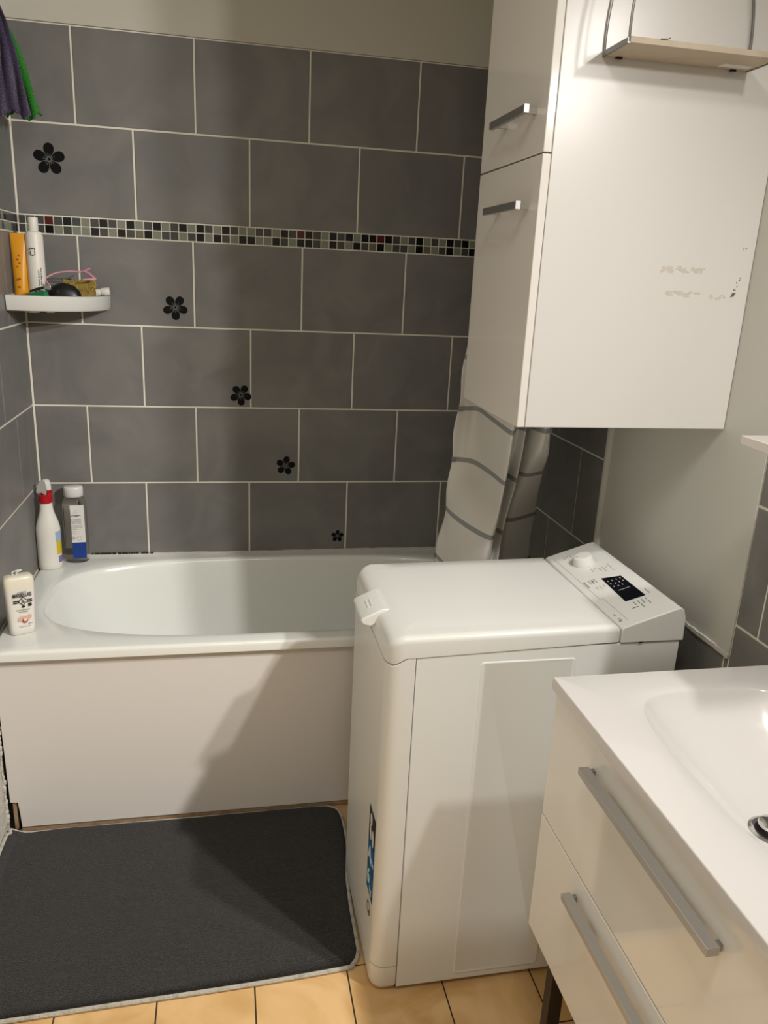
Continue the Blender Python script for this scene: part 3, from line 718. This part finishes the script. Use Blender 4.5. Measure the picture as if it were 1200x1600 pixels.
# white tube lying behind the sponge, cap towards the right
wt = thing('toothpaste_tube', 'small white tube lying at the right end of the corner shelf', 'tube')
bm = lathe([(.0105,0),(.0115,.002),(.0115,.022),(.0110,.0235)], (0,0,0), 24); c_ = obj('cap', bm, 'white_plastic', wt, smooth=True)
c_.matrix_basis = Matrix.Translation((.2440,-.046,SHZ+.044)) @ Matrix.Rotation(RAD(-90),4,'Y')
c_.matrix_basis = Matrix.Translation((.2515,-.048,SHZ+.0455)) @ Matrix.Rotation(RAD(-96),4,'Y')
bm = lathe([(.009,0),(.010,.004),(.012,.02),(.0125,.10),(.002,.13)], (0,0,0), 24); b_ = obj('tube_body', bm, 'white_plastic2', wt, smooth=True)
b_.matrix_basis = Matrix.Translation((.229,-.048,SHZ+.0430)) @ Matrix.Rotation(RAD(-102),4,'Y')

# ------------------------------------------------------------------ bottles on the tub rim
RZ = .5505
sp = thing('spray_bottle', 'white trigger spray bottle with red collar in the tub corner', 'bottle')
sc = (.037,-.105,RZ)
bm = lathe([(.030,0),(.0345,.004),(.0355,.02),(.0355,.085),(.036,.115),(.0355,.135),(.031,.155),(.0235,.178),(.0195,.195),(.0180,.214),(.0175,.222)], sc, 48, 1, .80, RAD(10)); sb = obj('bottle_body', bm, 'white_plastic2', sp, smooth=True, angle=60)
bm = lathe([(.0185,.216),(.0205,.218),(.0205,.240),(.018,.242)], sc, 32); obj('collar', bm, 'red_plastic', sp, smooth=True)
# trigger head
bm = bmesh.new()
hp = [(-.030,.246),(-.026,.262),(-.014,.283),(.004,.291),(.014,.288),(.019,.270),(.020,.243),(.004,.240),(-.004,.246),(-.014,.243),(-.024,.240)]
def hd_pt(a, b, c): 
    d = Vector((cos(RAD(-35)), sin(RAD(-35)), 0)); n_ = Vector((-d.y, d.x, 0)); p = Vector(sc)+d*a+n_*c; return (p.x, p.y, sc[2]+b)
loft(bm, [[hd_pt(a,b,-.009) for a,b in hp],[hd_pt(a,b,.009) for a,b in hp]]); obj('trigger_head', bm, 'white_plastic', sp, bevel=.003, seg=3)
bm = bmesh.new(); loft(bm, [[hd_pt(a,b,-.0095) for a,b in ((.014,.244),(.0205,.244),(.0205,.255),(.0180,.262))],[hd_pt(a,b,.0095) for a,b in ((.014,.244),(.0205,.244),(.0205,.255),(.0180,.262))]]); obj('red_back', bm, 'red_plastic', sp, bevel=.001)
def wrap(bm, c, R, sy, rot, t0, t1, z0, z1, mi=0, off=.0006, n=10):
    a = []; b = []
    for i in range(n+1):
        t = RAD(t0+(t1-t0)*i/n); x, y = (R+off)*cos(t), (R+off)*sin(t)*sy
        p = (c[0]+x*cos(rot)-y*sin(rot), c[1]+x*sin(rot)+y*cos(rot)); a.append((*p, c[2]+z0)); b.append((*p, c[2]+z1))
    va = [bm.verts.new(p) for p in a]; vb = [bm.verts.new(p) for p in b]
    for i in range(n): bm.faces.new((va[i],va[i+1],vb[i+1],vb[i])).material_index = mi
bm = bmesh.new(); wrap(bm, sc, .0355, .8, RAD(10), -55, 15, .092, .125, 0, off=.0009); wrap(bm, sc, .0355, .8, RAD(10), -52, 15, .050, .092, 1); wrap(bm, sc, .0355, .8, RAD(10), -45, 15, .022, .044, 2)
obj('label', bm, ['label_pale_blue','label_yellow','label_violet'], sb)

mb = thing('micellar_bottle', 'clear bottle with white flip cap and blue-footed label on the tub rim', 'bottle')
mc = (.108,-.046,RZ)
bm = bmesh.new(); rings = []
for a, b, z in ((.030,.022,0),(.0355,.027,.004),(.0365,.0275,.02),(.0365,.0275,.185),(.034,.026,.203),(.029,.023,.214),(.025,.020,.219)):
    rings.append([(mc[0]+a*math.copysign(abs(cos(t))**.85,cos(t)), mc[1]+b*math.copysign(abs(sin(t))**.85,sin(t)), mc[2]+z) for t in [2*pi*k/48 for k in range(48)]])
loft(bm, rings); mbd = obj('bottle_body', bm, 'clear', mb, smooth=True, angle=60)
bm = bmesh.new(); rings = []
for a, b, z in ((.028,.022,.2195),(.0295,.0235,.221),(.0298,.0238,.245),(.029,.023,.250),(.026,.020,.2525)):
    rings.append([(mc[0]+a*cos(t), mc[1]+b*sin(t), mc[2]+z) for t in [2*pi*k/40 for k in range(40)]])
loft(bm, rings); obj('cap', bm, 'white_plastic', mb, smooth=True, angle=45)
LF = Face((mc[0]+.006, mc[1]-.0278, mc[2]), (1,.10,0), (0,0,1), .0008)
bm = bmesh.new(); LF.rect(bm, -.0140, .0270, .072, .196); lw = obj('front_label', bm, 'label_white', mbd)
bm = bmesh.new(); LF.rect(bm, -.0140, .0270, .018, .0718); obj('blue_label', bm, 'label_blue', mbd)
BFc = Face((mc[0]-.004, mc[1]+.0285, mc[2]), (1,0,0), (0,0,1), .0008)
bm = bmesh.new(); BFc.rect(bm, -.028, .010, .035, .205); obj('back_label', bm, 'label_back', mbd)
def lt(F_, s, a, b, sz, m, par, bold=0, lift=.0004, al='LEFT', sx=1): text('lettering', s, sz, F_.p(a,b,lift), F_.u, F_.v, m, par, .0001, al, sx, bold)
lt(LF, 'eau', .001, .176, .008, 'ink_light', lw, al='CENTER'); lt(LF, 'pure', .001, .169, .008, 'ink_light', lw, al='CENTER')
lt(LF, 'centre', .002, .158, .0105, 'ink_dark', lw, .0004, al='CENTER')
for i, s in enumerate(('Eau micellaire','démaquillante','visage et yeux')): lt(LF, s, -.0145, .148-i*.006, .0056, 'ink_dark', lw)
for i, s in enumerate(('Reinigungswasser','Gesicht & Augen','sensitive')): lt(LF, s, -.0145, .127-i*.006, .0050, 'ink_dark', lw)
for i, s in enumerate(('250 ml','8.5 fl oz')): lt(LF, s, -.0145, .107-i*.006, .0050, 'ink', lw)
bm = bmesh.new(); LF.disc(bm, -.010, .087, .0052, .0006); LF.disc(bm, .008, .086, .0075, .0005); obj('round_mark', bm, 'ink', lw)
bm = bmesh.new(); LF.disc(bm, -.010, .087, .0030, .0009); LF.disc(bm, .008, .086, .0066, .0008); obj('round_mark_centre', bm, 'label_white', lw)
lt(LF, 'a', -.0118, .0852, .006, 'ink_dark', lw, lift=.0012)

gb = thing('shower_gel_bottle', 'cream shower gel bottle with black lettering on the near rim of the tub', 'bottle')
th = RAD(24); gx = Vector((cos(th), sin(th), 0)); gy = Vector((-sin(th), cos(th), 0)); gc = Vector((.058,-.575,RZ))
def gring(a, b, z, sh_=0):
    out_ = []
    for k in range(56):
        t = 2*pi*k/56; p = gc+gx*(sh_+a*math.copysign(abs(cos(t))**.42,cos(t)))+gy*(b*math.copysign(abs(sin(t))**.62,sin(t))); out_.append((p.x,p.y,RZ+z))
    return out_
bm = bmesh.new(); loft(bm, [gring(.026,.016,0),gring(.030,.0195,.003),gring(.0315,.0205,.02),gring(.0345,.021,.08),gring(.0365,.021,.125),gring(.0372,.0205,.143),gring(.036,.0195,.153),gring(.031,.0165,.159),gring(.020,.010,.161)])
for f in bm.faces:
    if min(v.co.z for v in f.verts) >= RZ+.1245: f.material_index = 1
gbo = obj('bottle_body', bm, ['gel_white','cream'], gb, smooth=True, angle=60)
hk = [gc+gx*x+Vector((0,0,z)) for x, z in ((-.010,.160),(-.012,.168),(-.004,.171),(.008,.172),(.010,.171),(-.002,.166),(-.001,.160))]
obj('hanging_loop', tube(catmull(hk, 24), .0016, 8), 'white_plastic', gb, smooth=True)
GF = Face(gc-gy*.0212, gx, (gy.x*-.015, gy.y*-.015, 1), .0006)
lt(GF, 'LE PETIT', .003, .118, .0058, 'ink', gbo, al='CENTER', lift=.0008)
lt(GF, 'MARSEILLAIS', .003, .1075, .0145, 'ink_dark', gbo, .0004, al='CENTER', lift=.0008, sx=.56)
bm = bmesh.new()
GF.poly(bm, [(-.008,.095),(.004,.107),(.016,.095),(.004,.083)], .0008); GF.rect(bm, -.019,-.006,.091,.0935,.0008); GF.rect(bm, -.019,-.006,.096,.0985,.0008); GF.rect(bm, .014,.026,.091,.0935,.0008); GF.rect(bm, .014,.026,.096,.0985,.0008)
GF.rect(bm, .016,.024,.079,.0875,.0008); GF.disc(bm, .004,.080,.004,.0008,ry=.003); obj('emblem', bm, 'ink_dark', gbo)
bm = bmesh.new(); GF.poly(bm, [(-.0055,.095),(.004,.1045),(.0135,.095),(.004,.0855)], .0011); obj('emblem_field', bm, 'label_white', gbo)
bm = bmesh.new(); GF.disc(bm, .003,.095,.0032,.0014,ry=.006); GF.disc(bm, .006,.092,.002,.0014,ry=.004); obj('emblem_figure', bm, 'ink', gbo)
lt(GF, 'Douche crème extra doux', .003, .070, .0050, 'ink_dark', gbo, al='CENTER', lift=.0008, sx=.62)
lt(GF, 'Peau sensible', .003, .0645, .0050, 'ink_dark', gbo, al='CENTER', lift=.0008, sx=.8)
bm = bmesh.new(); GF.disc(bm, -.002,.046,.010,.0007,ry=.007,rot=.3); GF.disc(bm, .014,.048,.009,.0007,ry=.006,rot=.6); obj('petal_print', bm, 'peach', gbo)
bm = bmesh.new(); GF.disc(bm, .005,.041,.0070,.0010,ry=.0072); obj('fruit_print', bm, 'red_print', gbo)
bm = bmesh.new(); GF.disc(bm, .006,.0435,.0048,.0013); obj('fruit_centre', bm, 'label_white', gbo)
lt(GF, 'Fleur de coton & pêche', .004, .0235, .0046, 'ink', gbo, al='CENTER', lift=.0008, sx=.62); lt(GF, '250 ml', .012, .030, .0042, 'ink_dark', gbo, lift=.0008)

# ------------------------------------------------------------------ cloths hanging top left
def cloth(name, label, cols, m, zt, zb, amp, ph, thick=.004):
    """cols: list of (z, x_left, x_right, y)"""
    bm = bmesh.new(); N = 34; Z = 40; g = []
    zz = [c[0] for c in cols]
    for i in range(Z):
        t = i/(Z-1); z = zt+(zb-zt)*t
        for a, b in zip(cols, cols[1:]):
            if a[0] >= z >= b[0]: f = (a[0]-z)/(a[0]-b[0]); break
        else: a = b = cols[-1]; f = 0
        xl = a[1]+(b[1]-a[1])*f; xr = a[2]+(b[2]-a[2])*f; y = a[3]+(b[3]-a[3])*f
        g.append([bm.verts.new((xl+(xr-xl)*k/(N-1), y+amp*(.4+t)*sin(k/(N-1)*17+ph+t*1.5)+.004*sin(t*9+k*.3), z-(.010*sin(k/(N-1)*9+ph) if i == Z-1 else 0)+.003*sin(k*.9)*t)) for k in range(N)])
    for a, b in zip(g, g[1:]):
        for k in range(N-1): bm.faces.new((a[k],a[k+1],b[k+1],b[k]))
    o = obj(name, bm, m, None, smooth=True, angle=180); s = o.modifiers.new('s','SOLIDIFY'); s.thickness = thick; s.offset = 0
    return tag(o, label, 'cloth')
c1 = cloth('washcloth', 'purple washcloth hanging at the top left corner of the tiles', [(2.10,.0135,.040,-.20),(2.06,.0135,.058,-.20),(2.00,.0135,.072,-.20),(1.93,.0135,.084,-.20),(1.84,.0135,.100,-.20)], 'purple', 2.10, 1.843, .005, .4)
c2 = cloth('washcloth', 'bright green washcloth hanging behind the purple one', [(2.075,.018,.040,-.165),(2.03,.020,.066,-.165),(1.96,.024,.090,-.165),(1.90,.030,.103,-.165),(1.845,.034,.120,-.165)], 'green', 2.075, 1.846, .004, 2.0)
for c, pts in ((c1, [(.014,-.19,2.45),(.020,-.198,2.2),(.026,-.20,2.078)]), (c2, [(.022,-.16,2.45),(.030,-.163,2.2),(.036,-.165,2.070)])):
    obj('hanging_cord', tube(pts, .0009, 6), 'cord', c)
print('objects', len(bpy.data.objects))
